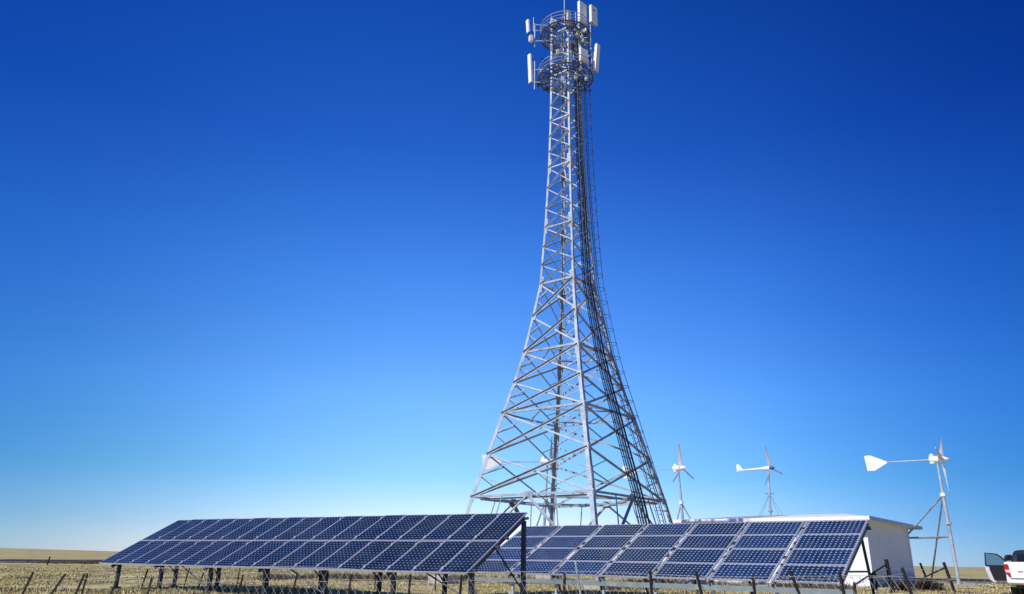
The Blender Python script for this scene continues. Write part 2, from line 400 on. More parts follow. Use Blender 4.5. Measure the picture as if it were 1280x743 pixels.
# ------------------------------------------------------------------ lattice tower
TD = 38.0
ax0 = at(712.5, 625, TD); TC = V(ax0.x, ax0.y, 0)
tu = V(TC.x, TC.y, 0).normalized(); tr = V(tu.y, -tu.x, 0)
def tp(x, y, off=0):
    """point in the upright plane through the tower axis (off metres towards the viewer)"""
    r = ray(x, y); t = ((V(TC.x, TC.y, 0).dot(tu))-off)/(r.x*tu.x+r.y*tu.y); return C0+r*t
tower = empty('lattice_tower', TC)
tag(tower, 'tall galvanised steel lattice telecom tower with two ring platforms and panel antennas', 'tower')
PROF = [(0,5.98),(3.85,4.86),(5.9,4.14),(7.93,3.45),(9.5,2.89),(11.1,2.40),(13.05,1.94),(14.9,1.54),(18.2,1.28),(21.9,1.07),(24.95,.97),(28,.92),(32.2,.90)]
LV = [0,3.85,5.9,7.93,9.5,11.1,13.05,14.9,16,17.05,18.2,19.35,20.6,21.9,22.9,23.9,24.95,25.95,27,28,29,30,31,32.2]
HOR = [7.93,11.1,14.9,18.2,21.9,24.95,28,31]
def rad(z):
    for (a, ra), (b2, rb) in zip(PROF, PROF[1:]):
        if z <= b2: return ra+(rb-ra)*(z-a)/(b2-a)
    return PROF[-1][1]
PH = 11.6
LEGA = [R(PH), R(PH+90), R(PH+180), R(PH-90)]      # near, right, far, left (angle from 'towards viewer', clockwise to the right)
def ldir(a): return tr*math.sin(a)-tu*math.cos(a)
def leg(i, z): return TC+ldir(LEGA[i%4])*rad(z)+V(0,0,z)
for i in range(4):
    mb = MB(); o = len(mb.v)
    a = (leg(i+1, 0)-leg(i, 0)).normalized(); b_ = (leg(i-1, 0)-leg(i, 0)).normalized()
    zs = [-.1]+LV[1:]
    for z in zs:
        w = .23 if z < 14.95 else .16; w = .20-.08*min(1, max(0, (z-6)/10)); t_ = .022
        for x, y in [(0,0),(w,0),(w,t_),(t_,t_),(t_,w),(0,w)]: mb.v.append(leg(i, max(z, 0))+a*x+b_*y-(V(0,0,.1) if z < 0 else V(0,0,0)))
    for k in range(len(zs)-1):
        for j in range(6): mb.f.append([k*6+j, k*6+(j+1)%6, (k+1)*6+(j+1)%6, (k+1)*6+j]); mb.m.append(0)
    # splice plates with bolts
    for z in (4.6, 7.6, 11.0, 14.9, 18.3, 22):
        for f_, o_ in ((a, b_), (b_, a)):
            for q in range(7):
                p = leg(i, z-.35+.11*q)+f_*.07-o_*.012; mb.box(p, (.03,.03,.03), (f_, o_, V(0,0,1)))
                p = leg(i, z-.35+.11*q)+f_*.15-o_*.012; mb.box(p, (.03,.03,.03), (f_, o_, V(0,0,1)))
            zz = (leg(i, z+.4)-leg(i, z-.4)).normalized(); mb.box(leg(i, z)+f_*.115-o_*.004, (.2, .014, .9), (f_, o_, zz))
    mb.build('leg', M['galv'], tower)
    mb = MB(); c = leg(i, 0); mb.box(V(c.x, c.y, .1), (1.0, 1.0, .5), (a, b_, V(0,0,1))); mb.build('footing', M['concrete'], tower)
cnt = 0; rest = MB()
for k in range(1, len(LV)-1):
    z0, z1 = LV[k], LV[k+1]
    w = .08 if z0 < 14 else .052; tk = .012
    for i in range(4):
        A0, B0, A1, B1 = leg(i, z0), leg(i+1, z0), leg(i, z1), leg(i+1, z1)
        hx = (B0-A0).normalized(); out = hx.cross((A1-A0).normalized());
        if out.dot((A0+B0)/2-TC) < 0: out = -out
        out.normalize(); e = .1*(1 if z0 < 14 else .6)
        up = V(0,0,1)
        # members falling away from the left-hand leg lie flat on the inside, the others stand proud outside
        mem = [(A1, B0, True), (B1, A0, False)]
        for p, q, flat in mem:
            if i in (1, 2): flat = not flat
            d = (q-p).normalized(); p2, q2 = p+d*.05, q-d*.05
            t = mb2 = MB() if cnt < 100 else rest
            pn = out.cross(d).normalized()
            if pn.z > 0: pn = -pn
            if flat: mb2.angle(p2+out*-.03, q2+out*-.03, w, tk, -pn, -out)
            else: mb2.angle(p2+out*.015-pn*w*.3, q2+out*.015-pn*w*.3, w*1.25, tk, pn, out)
            if cnt < 100: mb2.build('diagonal_brace', M['galv'], tower)
            cnt += 1
        # gusset plates at the joints
        gp = MB()
        for c, sg in ((A0, 1), (B0, -1)):
            gp.box(c+hx*sg*(.14 if z0 < 14 else .09)+out*.004, (.24 if z0 < 14 else .10, .01, .32 if z0 < 14 else .13), (hx, out, (A1-A0).normalized()))
        rest.v and None
        if z0 in HOR or z0 == 3.85:
            pass
        o_ = len(rest.v); rest.v += gp.v; rest.f += [[j+o_ for j in f] for f in gp.f]; rest.m += gp.m
        if 1 <= k <= 6:       # secondary bracing of the wide lower panels
            X = (A0+B1)/2; wA = (B0-A0).length; wB = (B1-A1).length; X = A1.lerp(B0, wB/(wA+wB))
            for P, Q in ((A0, A1), (B0, B1)):
                Mm = (P+Q)/2
                for N_ in (P, Q):
                    T = N_.lerp(X, .5); s_ = MB(); s_.angle(Mm-out*.05, T-out*.05, .045, .008, V(0,0,1), -out); s_.build('secondary_brace', M['galv'], tower)
o = rest.build('upper_bracing', M['galv'], tower); tag(o, kind='stuff')
for z in HOR:
    w = .10 if z < 16 else .07
    for i in range(4):
        s_ = MB(); p, q = leg(i, z), leg(i+1, z); hx = (q-p).normalized(); out = V(hx.y, -hx.x, 0)
        if out.dot(p-TC) < 0: out = -out
        s_.angle(p+hx*.05-out*.02, q-hx*.05-out*.02, w, .01, V(0,0,1), -out); s_.build('horizontal_beam', M['galv'], tower)
    if z < 20:
        s_ = MB()
        mids = [(leg(i, z)+leg(i+1, z))/2 for i in range(4)]
        for i in range(4): s_.bar(mids[i], mids[(i+1)%4], .06, .06)
        s_.build('plan_brace', M['galv'], tower)
# base frame: double ring at 3.85 m and K braces to the feet
z = 3.85
mids = []
for i in range(4):
    p, q = leg(i, z), leg(i+1, z); hx = (q-p).normalized(); out = V(hx.y, -hx.x, 0)
    if out.dot(p-TC) < 0: out = -out
    md = (p+q)/2; mids.append(md)
    s_ = MB(); s_.angle(p+hx*.05, q-hx*.05, .10, .014, V(0,0,1), -out); s_.angle(p+hx*.3-V(0,0,.02)-out*.4, q-hx*.3-V(0,0,.02)-out*.4, .09, .012, V(0,0,-1), out); s_.build('horizontal_beam', M['galv'], tower)
    for L_ in (i, i+1):
        ft = leg(L_, .35); s_ = MB(); s_.angle(md-V(0,0,.05), ft, .10, .014, out, V(0,0,1)); s_.build('knee_brace', M['galv'], tower)
        m1 = md.lerp(ft, .45); lg = leg(L_, 2.1); s_ = MB(); s_.bar(m1, lg, .05, .05); s_.bar(m1, p.lerp(q, .28 if L_ == i else .72), .05, .05); s_.build('base_strut', M['galv'], tower)
    s_ = MB(); s_.box(md+out*.02, (.5, .014, .34), (hx, out, V(0,0,1))); s_.build('gusset_plate', M['galv'], tower)
for i in range(4):
    s_ = MB(); s_.bar(mids[i]-V(0,0,.05), mids[(i+1)%4]-V(0,0,.05), .09, .09); s_.build('plan_brace', M['galv'], tower)
# small dark device hanging under the ring on the left face
a, b_ = tp(638, 628.5, .5), tp(647, 640, .5)
mb = MB(); mb.bar(a, a.lerp(b_, .45), .16, .2); mb.bar(a.lerp(b_, .4), a.lerp(b_, .72), .06, .06); mb.bar(a.lerp(b_, .7), b_, .15, .18); mb.bar(a, tp(660, 623, .5), .06, .06); mb.build('hanging_device', M['black'], tower)

# cable ladder and safety ladder on the near-right face
fo = ldir(R(PH+45))
def fp(fr, z, out=0): return leg(0, z).lerp(leg(1, z), fr)+fo*out
zl = LV[1:]
hx = (leg(1, 5)-leg(0, 5)).normalized()
FR = .60
def tw_(z): return .42-.17*min(1, max(0, z-3)/22)
def cfr(z): return .58 if z < 15 else .58+.07*min(1, (z-15)/10)
zz = [0.1, 2]+zl[:-1]
mb = MB()
for sgn in (-1, 1): mb.tube([fp(cfr(z), z, .02)+hx*tw_(z)*1.25*sgn for z in zz], .025, 4)
z = .8
while z < 31:
    c = fp(cfr(z), z, .02); mb.tube([c-hx*tw_(z)*1.25, c+hx*tw_(z)*1.25], .02, 4); z += .55
mb.build('cable_ladder', M['galv_shaded'], tower)
for j in range(7):
    mb = MB(); wob = [random.uniform(-.012,.012) for _ in zz]
    top = [28.6, 31.2, 28.2, 31.6, 30.6, 28.4, 31.4][j]
    pts = [fp(cfr(z), z, .07+.03*(j%2))+hx*((-1+j/3)*tw_(z)+wob[q]) for q, z in enumerate(zz) if z <= top]
    mb.tube(pts, .03, 6); mb.build('feeder_cable', M['cable_pale'] if j in (1, 4) else M['cable'], tower)
def lfr(z): return .76
mb = MB(); zz = [.3, 2]+zl
for sgn in (-1, 1): mb.tube([fp(lfr(z), z, .26)+hx*.2*sgn for z in zz], .022, 5)
z = .5
while z < 31.8:
    c = fp(lfr(z), z, .26); mb.tube([c-hx*.2, c+hx*.2], .012, 4); z += .3
mb.build('ladder', M['galv_shaded'], tower)
mb = MB(); hoops = []
z = 2.6
while z < 31.5:
    c = fp(lfr(z), z, .26); arc = [c+hx*(.38*math.cos(t))+fo*(.48*math.sin(t)) for t in [pi*q/8 for q in range(9)]]
    mb.tube(arc, .014, 4); hoops.append(arc); z += .75
for q in (0, 2, 4, 6, 8): mb.tube([h[q] for h in hoops], .012, 4)
mb.build('ladder_cage', M['galv_shaded'], tower)
# inner climbing column (pipe bundle inside the tower as seen from the front)
mb = MB(); mb.tube([TC+V(0,0,z)-tu*.1 for z in (26, 28.2)], .05, 6)
mb.build('inner_pipe', M['galv_shaded'], tower)

# ring platforms
def ring(mb, r, z, t, n=36, w=None):
    mb.tube([TC+V(0,0,z)+ldir(2*pi*q/n)*r for q in range(n)], t, 6, closed=True)
for z0, rp in ((27.95, 1.6), (30.95, 1.5)):
    pl = MB(); ring(pl, rp, z0, .045); ring(pl, 1.05, z0, .03); ring(pl, 1.3, z0, .02)
    for q in range(16):
        d = ldir(2*pi*q/16+.1); pl.bar(TC+V(0,0,z0)+d*.75, TC+V(0,0,z0)+d*rp, .05, .06)
    for q in range(40):
        d = ldir(2*pi*q/40+.04); pl.bar(TC+V(0,0,z0+.02)+d*.95, TC+V(0,0,z0+.02)+d*rp, .014, .02)
    pf = pl.build('platform', M['galv_shaded'], tower)
    rl = MB()
    for h in (.22, .44, .68): ring(rl, rp, z0+h, .022 if h > .6 else .016)
    for q in range(8):
        d = ldir(2*pi*q/8+.2); rl.tube([TC+V(0,0,z0)+d*rp, TC+V(0,0,z0+.68)+d*rp], .014, 5)
    rl.build('railing', M['galv'], pf)

def mast(x, y0, y1, off, arms=2, r=.032):
    a, b_ = tp(x, y1, off), tp(x, y0, off); a = V(b_.x, b_.y, a.z)
    mb = MB(); mb.tube([a, b_], r, 8)
    for h in ([.25, .7] if arms == 2 else [.5]):
        c = a.lerp(b_, h); ctr = TC+V(0,0,c.z); d = (ctr-c); dist = d.length; d.normalize()
        mb.bar(c, c+d*max(.1, dist-.95), .05, .05)
    o = mb.build('antenna_mount', M['galv'], tower); return a, b_
def antenna(x0, x1, y0, y1, off, yaw, tilt=0, dep=.14, w=None, m='radome', flat=False):
    """slim panel radome; yaw is the way it faces, measured like the tower legs; spans x0..x1, y0..y1 of the picture"""
    c = tp((x0+x1)/2, (y0+y1)/2, off); top = tp((x0+x1)/2, y0, off).z; bot = tp((x0+x1)/2, y1, off).z
    h = top-bot; d = ldir(R(yaw)); s = V(-d.y, d.x, 0); upv = V(0,0,1)
    if tilt: upv = (V(0,0,1)*math.cos(R(tilt))+d*math.sin(R(tilt))).normalized(); d = (d-upv*d.dot(upv)).normalized()
    w = w or .3
    mb = MB(); n = 10; out = []
    for q in range(n+1):
        t = -pi/2+pi*q/n; out.append((math.sin(t)*w/2, math.cos(t)*dep*.45+dep*.3))
    out = [(-w/2, -dep*.3)]+out+[(w/2, -dep*.3)]
    out = [(-w/2, -dep*.3)]+[(math.copysign(abs(math.sin(-pi/2+pi*q/n))**.6, q-n/2)*w/2, max(0, math.cos(-pi/2+pi*q/n))**.5*dep*.4+dep*.2) for q in range(n+1)]+[(w/2, -dep*.3)]
    if flat: out = [(-w/2, -dep/2), (-w/2, dep*.4), (-w*.46, dep/2), (w*.46, dep/2), (w/2, dep*.4), (w/2, -dep/2)]
    mb.prism([c+s*a+d*b2-upv*h/2 for a, b2 in out], upv*h)
    o = mb.build('antenna', M[m], tower, bevel=.012)
    mb = MB()
    for k in (-.35, .35): mb.bar(c+upv*h*k-d*dep*.3, c+upv*h*k-d*(dep*.3+.16), .07, .07)
    mb.bar(c-upv*(h/2+.05)+s*w*.2, c-upv*h/2+s*w*.2, .05, .05); mb.bar(c-upv*(h/2+.05)-s*w*.2, c-upv*h/2-s*w*.2, .05, .05)
    mb.build('bracket', M['dark'], o)
    return o, c, d, s, upv, h
def equipment(x0, x1, y0, y1, off, yaw, dep=.2, m='radome'):
    c = tp((x0+x1)/2, (y0+y1)/2, off); h = tp(x0, y0, off).z-tp(x0, y1, off).z; w = (tp(x1, y0, off)-tp(x0, y0, off)).length
    d = ldir(R(yaw)); s = V(-d.y, d.x, 0); mb = MB(); mb.box(c, (w, dep, h), (s, d, V(0,0,1)))
    for k in range(5): mb.box(c+s*w*(-.4+.2*k)+d*(dep/2+.015), (.012, .03, h*.85), (s, d, V(0,0,1)))
    mb.build('radio_unit', M[m], tower, bevel=.01)
# left side
mast(668.6, 30, 59, 0); mast(667, 22, 40, .3, 1, .025)
antenna(657, 663.5, 26, 41, .1, -55, 4, .16, .26); equipment(661.5, 666, 45, 52, .1, -60)
mast(668.4, 77, 112, 0)
antenna(659.5, 666.5, 69, 103.5, 0, -50, 3, .18, .28)
# top right pair, broad faces turned to the right
mast(723.5, 14, 62, .6); mast(719.4, 15, 40, .3, 1, .025)
o, c, d, s, u_, h = antenna(722, 734, 4.5, 30, .6, 46, 0, .18, .66, 'radome', True)
mast(737.5, 28, 62, .3); mast(738, 30, 62, .5, 1, .03)
o, c, d, s, u_, h = antenna(736.5, 747, 9, 30, .4, 46, 0, .18, .56, 'radome', True)
mb = MB()
for k in range(3):      # small dark swirl mark
    mb.tube([c+d*.105+s*(-.03+.10*math.cos(t)*(1-.25*k))+u_*(.22*h+.06*math.sin(t)*(1-.2*k)+.045*(k-1)) for t in [R(20+22*q) for q in range(8)]], .012, 5)
mb.build('logo', mat('logo_ink', (.05,.10,.14), .5, 0, .02, 3), o)
# right middle and right lower
mast(725.8, 57, 88, .8); antenna(724.8, 734.5, 62, 78, .9, 40, 0, .16, .60, 'radome', True)
mast(739.5, 60, 93, .3); antenna(741, 750.5, 57, 89, .3, 50, 6, .2, .32, 'radome', True)
# whip
a = tp(705.6, 22, 0); mb = MB(); mb.tube([a-V(0,0,.6), a+V(0,0,2.6)], [.03, .015], 6); mb.build('lightning_rod', M['galv'], tower)
# equipment clutter
for args in ((687.5, 691, 27, 35, .6, 10), (708.5, 711.5, 20, 27, .5, -20), (707.5, 714, 29, 31, .6, -10), (713, 717, 55, 61, .3, 20), (716.5, 719.5, 62, 68, .3, -20),
             (711, 714.5, 62, 67, .2, 0), (718, 721, 50, 56, .2, 40), (725.5, 728, 40, 48, .2, 40), (693, 695, 28, 31, .6, -30), (676, 679, 88, 91, .3, -30), (729, 732, 52, 57, 0, 60)):
    equipment(*args, m='radome' if args[0] < 712 or args[0] > 724 else 'galv')
mb = MB()
for q in range(18):
    z0 = random.uniform(28.1, 31); a1 = R(random.uniform(20, 100)); p = TC+V(0,0,z0)+ldir(a1)*random.uniform(.3, 1.4)
    e_ = TC+V(0,0,z0+random.uniform(-.8,.8))+ldir(a1+random.uniform(-.8,.8))*random.uniform(.3, 1.5)
    mid = (p+e_)/2-V(0,0,random.uniform(.1,.35)); mb.tube([p, p.lerp(mid, .6), mid, e_.lerp(mid, .6), e_], .02, 5)
mb.build('jumper_cables', M['cable'], tower)
for x in (716.5, 721.5): mast(x, 42, 76, .2, 1, .025)
rng = random.Random(3)
for z0 in (27.7, 29.6, 30.7):
    mb = MB()
    for q in range(14):
        a1 = rng.uniform(0, 2*pi); p = TC+V(0,0,z0+rng.uniform(-.35,.35))+ldir(a1)*rng.uniform(.8, 1.2); q2 = TC+V(0,0,z0+rng.uniform(-.35,.35))+ldir(a1+rng.uniform(-.5,.5))*rng.uniform(1.2, 1.75)
        mb.bar(p, q2, .04, .04); mb.box(q2, (.09,.09,.16))
    mb.build('mounting_brackets', M['dark'], tower)
for x, y, off, yw in ((690, 60, .4, -20), (697, 66, .5, 10), (722, 44, .8, 30), (728, 50, .7, 50), (733, 98, .5, 50), (720, 96, 1.0, 30), (703, 100, 1.2, 0), (731, 38, .5, 60)):
    equipment(x-1.6, x+1.6, y-3, y+3, off, yw, m='radome_grey')

# ------------------------------------------------------------------ equipment building
BA, BW = -50.0, None
db = V(math.sin(R(-52)), math.cos(R(-52)), 0); nb_ = V(-db.y, db.x, 0)
if nb_.y < 0: nb_ = -nb_
cn = at(1094.5, 707, 45); cn.z = 0
def plane_hit(x, P, d):          # length along d from P where the plan ray of picture column x (at y 690) meets it
    r = ray(x, 690); a_ = r.y*P.x-r.x*P.y; b2 = r.x*d.y-r.y*d.x; return a_/b2
r = ray(1146, 700); t_ = (r.y*cn.x-r.x*cn.y)/(r.x*nb_.y-r.y*nb_.x); BD = min(max(t_, 4), 10)
r = ray(854, 651); t_ = (r.y*cn.x-r.x*cn.y)/(r.x*db.y-r.y*db.x); BL = t_
Hh = 3.28
print('BUILDING', cn, BD, BL)
bld = empty('equipment_building', cn)
tag(bld, 'low white rendered equipment building with flat overhanging roof behind right array', 'building')
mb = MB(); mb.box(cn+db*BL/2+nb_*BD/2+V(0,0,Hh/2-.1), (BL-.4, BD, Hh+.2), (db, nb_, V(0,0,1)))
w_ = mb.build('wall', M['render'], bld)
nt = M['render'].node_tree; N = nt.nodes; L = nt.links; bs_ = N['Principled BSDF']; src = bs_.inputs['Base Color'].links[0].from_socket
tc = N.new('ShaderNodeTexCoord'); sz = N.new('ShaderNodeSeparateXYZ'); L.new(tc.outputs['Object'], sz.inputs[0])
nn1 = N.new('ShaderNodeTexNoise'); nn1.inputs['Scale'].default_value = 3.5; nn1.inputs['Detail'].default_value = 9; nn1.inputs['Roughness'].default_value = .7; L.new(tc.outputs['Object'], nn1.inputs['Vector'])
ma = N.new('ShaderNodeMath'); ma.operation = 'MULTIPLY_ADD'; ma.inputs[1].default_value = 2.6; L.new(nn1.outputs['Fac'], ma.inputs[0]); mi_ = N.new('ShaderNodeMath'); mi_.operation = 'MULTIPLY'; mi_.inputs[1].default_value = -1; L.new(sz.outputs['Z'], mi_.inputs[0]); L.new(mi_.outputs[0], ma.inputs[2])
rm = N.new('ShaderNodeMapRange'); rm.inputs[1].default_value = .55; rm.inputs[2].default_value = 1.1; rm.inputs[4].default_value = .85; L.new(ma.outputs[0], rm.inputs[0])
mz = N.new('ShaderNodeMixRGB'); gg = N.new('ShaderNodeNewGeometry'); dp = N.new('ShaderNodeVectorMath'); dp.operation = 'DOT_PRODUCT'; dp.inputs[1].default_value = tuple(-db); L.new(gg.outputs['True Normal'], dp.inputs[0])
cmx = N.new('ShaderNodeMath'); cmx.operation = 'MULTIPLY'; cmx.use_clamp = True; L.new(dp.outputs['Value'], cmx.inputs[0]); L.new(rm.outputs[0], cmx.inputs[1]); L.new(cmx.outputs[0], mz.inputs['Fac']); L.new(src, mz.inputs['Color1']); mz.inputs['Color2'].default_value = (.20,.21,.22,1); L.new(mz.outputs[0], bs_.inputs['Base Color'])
mb = MB(); mb.box(cn+db*BL/2+nb_*BD/2+V(0,0,.02), (BL-.38, BD+.02, .12), (db, nb_, V(0,0,1))); mb.build('plinth', M['concrete'], bld)
mb = MB()
ov, ovf = 1.15, .45
c = cn+db*BL/2+nb_*BD/2
mb.box(c+nb_*.55+V(0,0,Hh+.09), (BL+ov*.4, BD+3.1, .18), (db, nb_, V(0,0,1)))
hx_, hy_ = (BL+ov*.4)/2-.15, (BD+2*ov-.3)/2-.15
bs = [c+db*a*hx_+nb_*b2*hy_+V(0,0,Hh+.182) for a, b2 in ((-1,-1),(1,-1),(1,1),(-1,1))]
tp_ = [c+db*a*(hx_-2.6)+V(0,0,Hh+.66) for a in (-1,1)]
mb.add(bs+tp_, [(0,1,5,4),(1,2,5),(2,3,4,5),(3,0,4),(3,2,1,0)])
rf = mb.build('roof', M['roof'], bld)
mb = MB(); mb.box(cn-db*(ov*.2+.012)+nb_*(BD/2+.55)+V(0,0,Hh+.09), (.02, BD+3.1, .2), (db, nb_, V(0,0,1))); mb.build('roof_edge_trim', M['trim'], rf)
# door and vent on the far-left part of the front (mostly hidden by the array)
mb = MB(); mb.box(cn+db*(BL*.6)-nb_*.02+V(0,0,1.25), (1.0, .05, 2.1), (db, nb_, V(0,0,1))); dd = mb.build('door', M['trim'], bld)

# ------------------------------------------------------------------ wind turbines
def turbine(hub, base, face, label, R_=1.9, tail=4.2, blades=(20,), rot=0, boom_r=.035, vane='kite', struts=(), joint=None, poleR=.085, scale=1, guy=False, band=None):
    root = empty('wind_turbine', V(base.x, base.y, 0)); tag(root, label, 'wind turbine', 'small wind turbines around the site')
    f = Vector(face).normalized(); side = V(0,0,1).cross(f).normalized(); up = f.cross(side)*1
    pole_top = hub-V(0,0,.22*scale)
    jt = V(base.x, base.y, 0).lerp(pole_top, joint) if joint else None
    mb = MB()
    if jt: mb.tube([V(base.x, base.y, 0), jt], poleR*1.15, 10); mb.tube([jt, pole_top], [poleR, poleR*.75], 10)
    else: mb.tube([V(base.x, base.y, 0), pole_top], poleR, 10)
    if band:
        c = V(base.x, base.y, 0).lerp(pole_top, band); ax = (pole_top-V(base.x, base.y, 0)).normalized()
        mb.tube([c-ax*.06, c+ax*.06], poleR*2.1, 10)
    mb.build('pole', M['galv'], root, smooth=True)
    mb = MB(); mb.box(V(base.x, base.y, .06), (1.1, 1.1, .22)); mb.build('footing', M['concrete'], root)
    if jt:
        mb = MB(); ax = (pole_top-V(base.x, base.y, 0)).normalized(); mb.tube([jt-ax*.1, jt+ax*.1], poleR*1.9, 10); mb.build('collar', M['wpaint'], root, smooth=True)
        for sp in struts:
            mb = MB(); mb.tube([V(sp.x, sp.y, 0), jt], poleR*.62, 8); mb.build('strut', M['galv'], root, smooth=True)
        if len(struts) > 1:
            k = .54; c0 = V(base.x, base.y, 0).lerp(jt, k)
            pts = [V(sp.x, sp.y, 0).lerp(jt, k) for sp in struts]
            for a, b2 in ((pts[0], pts[1]), (pts[0], c0), (pts[1], c0)):
                mb = MB(); mb.tube([a, b2], poleR*.6, 8); mb.build('cross_bar', M['galv'], root)
    # nacelle
    mb = MB()
    if vane == 'kite':
        mb.lathe(hub-f*.42*scale, f, [(0,.10*scale),(.04,.2*scale),(.5*scale,.21*scale),(.58*scale,.14*scale)], 16)
        mb.lathe(hub-f*.25*scale+V(0,0,-.24*scale), V(0,0,1), [(0,.16*scale),(.12*scale,.15*scale),(.5*scale,.13*scale),(.58*scale,.06*scale)], 12)
    else:
        mb.lathe(hub-f*.75*scale, f, [(0,.08*scale),(.2*scale,.14*scale),(.6*scale,.2*scale),(.95*scale,.2*scale)], 16)
    mb.build('generator', M['wpaint'], root, smooth=True)
    hc = hub+f*.28*scale
    mb = MB(); mb.lathe(hc-f*.08*scale, f, [(0,.16*scale),(.14*scale,.17*scale),(.3*scale,.11*scale),(.45*scale,.02*scale)], 14)
    rt_ = mb.build('hub', M['wpaint'] if vane == 'kite' else mat('blue_hub', (.03,.05,.2), .4), root, smooth=True)
    for k in range(3):
        t = R(rot+120*k); d = up*math.cos(t)+side*math.sin(t); cr = f.cross(d)
        pts = []
        mb = MB()
        for q in range(9):
            u = .1*scale+(R_-.1*scale)*q/8; wd = (.15 if q == 0 else .36*(1-.6*q/8))*scale; th = .06*scale*(1-.7*q/8)
            tw = -R(26*(1-q/8)+14); cd_ = (cr*math.cos(tw)+f*math.sin(tw)); nn_ = cd_.cross(d)
            for a, b2 in ((-.35,0),(-.1,.5),(.25,.4),(.65,0),(.25,-.3),(-.1,-.4)): mb.v.append(hc+d*u+cd_*a*wd+nn_*b2*th)
        for q in range(8):
            for j in range(6): mb.f.append([q*6+j, q*6+(j+1)%6, q*6+6+(j+1)%6, q*6+6+j]); mb.m.append(0)
        mb.f.append([48+j for j in range(6)]); mb.m.append(0)
        mb.build('blade', M['wpaint'], rt_, smooth=True)
    mb = MB()
    if vane == 'kite':
        mb.tube([hub-f*.35*scale, hub-f*tail], boom_r, 8); bm_ = mb.build('tail_boom', M['galv'], root)
        e = hub-f*(tail-.1); th = side*.02; L = 1.35*scale
        ol = [e, e-f*L*.72+V(0,0,.46*scale), e-f*(L*.82)+V(0,0,.47*scale), e-f*L+V(0,0,.45*scale), e-f*L*.93-V(0,0,.46*scale), e-f*L*.62-V(0,0,.47*scale)]
        mb = MB(); mb.prism([p-th*.5 for p in ol], th)
        vn = mb.build('tail_vane', M['wpaint'], root)
        mb = MB()
        for q in range(5): mb.box(e-f*L*.8+V(0,0,(-.28+.14*q)*scale), (.035,.045,.035), (f, side, V(0,0,1)))
        mb.build('bolts', M['galv_shaded'], vn)
    else:
        mb.tube([hub-f*.5*scale, hub-f*tail], [.12*scale, .06*scale], 10); mb.build('tail_boom', M['wpaint'], root, smooth=True)
        e = hub-f*(tail-.75*scale); th = side*.04; s = scale
        ol = [e-V(0,0,.03), e-f*.25*s+V(0,0,.14*s), e-f*.55*s+V(0,0,.55*s), e-f*.85*s+V(0,0,.55*s), e-f*.8*s-V(0,0,.1*s)]
        mb = MB(); mb.prism([p-th*.5 for p in ol], th); mb.build('tail_fin', M['wpaint'], root)
    if guy:
        top = V(base.x, base.y, 0).lerp(pole_top, .78)
        for k in range(4):
            a = R(35+90*k); mb = MB(); mb.tube([top, V(base.x+4*math.cos(a), base.y+4*math.sin(a), 0)], .011, 4); mb.build('guy_wire', M['galv_shaded'], root)
        mb = MB(); mb.bar(top-RT*.35, top+RT*.35, .04, .04); mb.build('spreader', M['galv_shaded'], root)
    return root
def gp(x, D): p = at(x, 700, D); return V(p.x, p.y, 0)
def colx(x, y, D):     # point at range D seen in picture column x at height y, dropped to the ground
    p = at(x, y, D); return V(p.x, p.y, 0)
def view_face(p, deg):           # deg 0 = to the right across the view, positive = turned towards the viewer
    u = V(p.x, p.y, 0).normalized(); r_ = V(u.y, -u.x, 0); return r_*math.cos(R(deg))-u*math.sin(R(deg))
# right-hand turbine
DA = 52
hubA = at(1171, 574.5, DA); baseA = colx(1199, 731, DA)
turbine(hubA, baseA, view_face(hubA, 8), 'white wind turbine with kite tail on braced pole right of the white building', 1.9, 2.75, rot=44,
        struts=(colx(1082, 731, DA+7), colx(1163, 727, DA+6)), joint=.735, poleR=.085, band=.5)
# turbine right of the tower foot
DC = 57
hubC = at(848, 585.5, DC); baseC = colx(858.5, 705, DC)
turbine(hubC, baseC, view_face(hubC, 30), 'white wind turbine whose blades face forward, just right of the tower foot', 1.75, 3.6, rot=-8,
        struts=(colx(828, 715, DC+1), colx(905, 715, DC+1)), joint=.70, poleR=.085)
# turbine behind the tower
DD = 55
hubD = at(684, 577.5, DD); baseD = colx(677, 705, DD)
turbine(hubD, baseD, view_face(hubD, 5), 'white wind turbine with wide kite tail seen through the tower legs', 1.9, 3.35, rot=15,
        struts=(colx(650, 712, DD+2), colx(715, 712, DD+2)), joint=.68, poleR=.095, scale=1.1)
# small slim turbine
DB = 62
hubB = at(960, 585.5, DB); baseB = colx(966, 705, DB)
turbine(hubB, baseB, view_face(hubB, 28), 'small slim wind turbine with blue hub and fin tail above the building roof', 1.75, 2.6, rot=100, vane='fin', poleR=.075, scale=.85, guy=True, band=.62)

# ------------------------------------------------------------------ fences
def span(top, low, D, D2=None):
    """upright stake through two picture points at range D, run down into the ground"""
    a, b_ = at(*top, D), at(*low, D2 or D); d = b_-a; t = (a.z+.12)/(a.z-b_.z); return a, a+d*t
def stake(mb, a, b_, w):
    d = (b_-a).normalized(); mb.bar(b_, a, w, w*.8, V(1,.3,0))
NEAR = [((41.8,715),(28,743)), ((81.7,717.7),(64,743)), ((106,717),(94.5,743)), ((149.8,718),(138.5,743)), ((190,722),(184.5,743)), ((303.7,719),(298,743)), ((371,719),(366,743)), ((439,718),(436,743)),
        ((513,718),(511,743)), ((577,719),(575,743)), ((706,716.4),(705,743)), ((812.8,714),(814.7,743)), ((869.8,714),(877,743)), ((941,719.7),(943.5,743)), ((988,714),(999,743)), ((1049,715),(1055,743)), ((1127.5,710),(1139.4,743)), ((1232,728),(1236,743))]
fence = empty('wire_fence', V(0, 10.2, 0)); tag(fence, 'low chain link fence on leaning dark stakes nearest the camera', 'fence')
tops = []
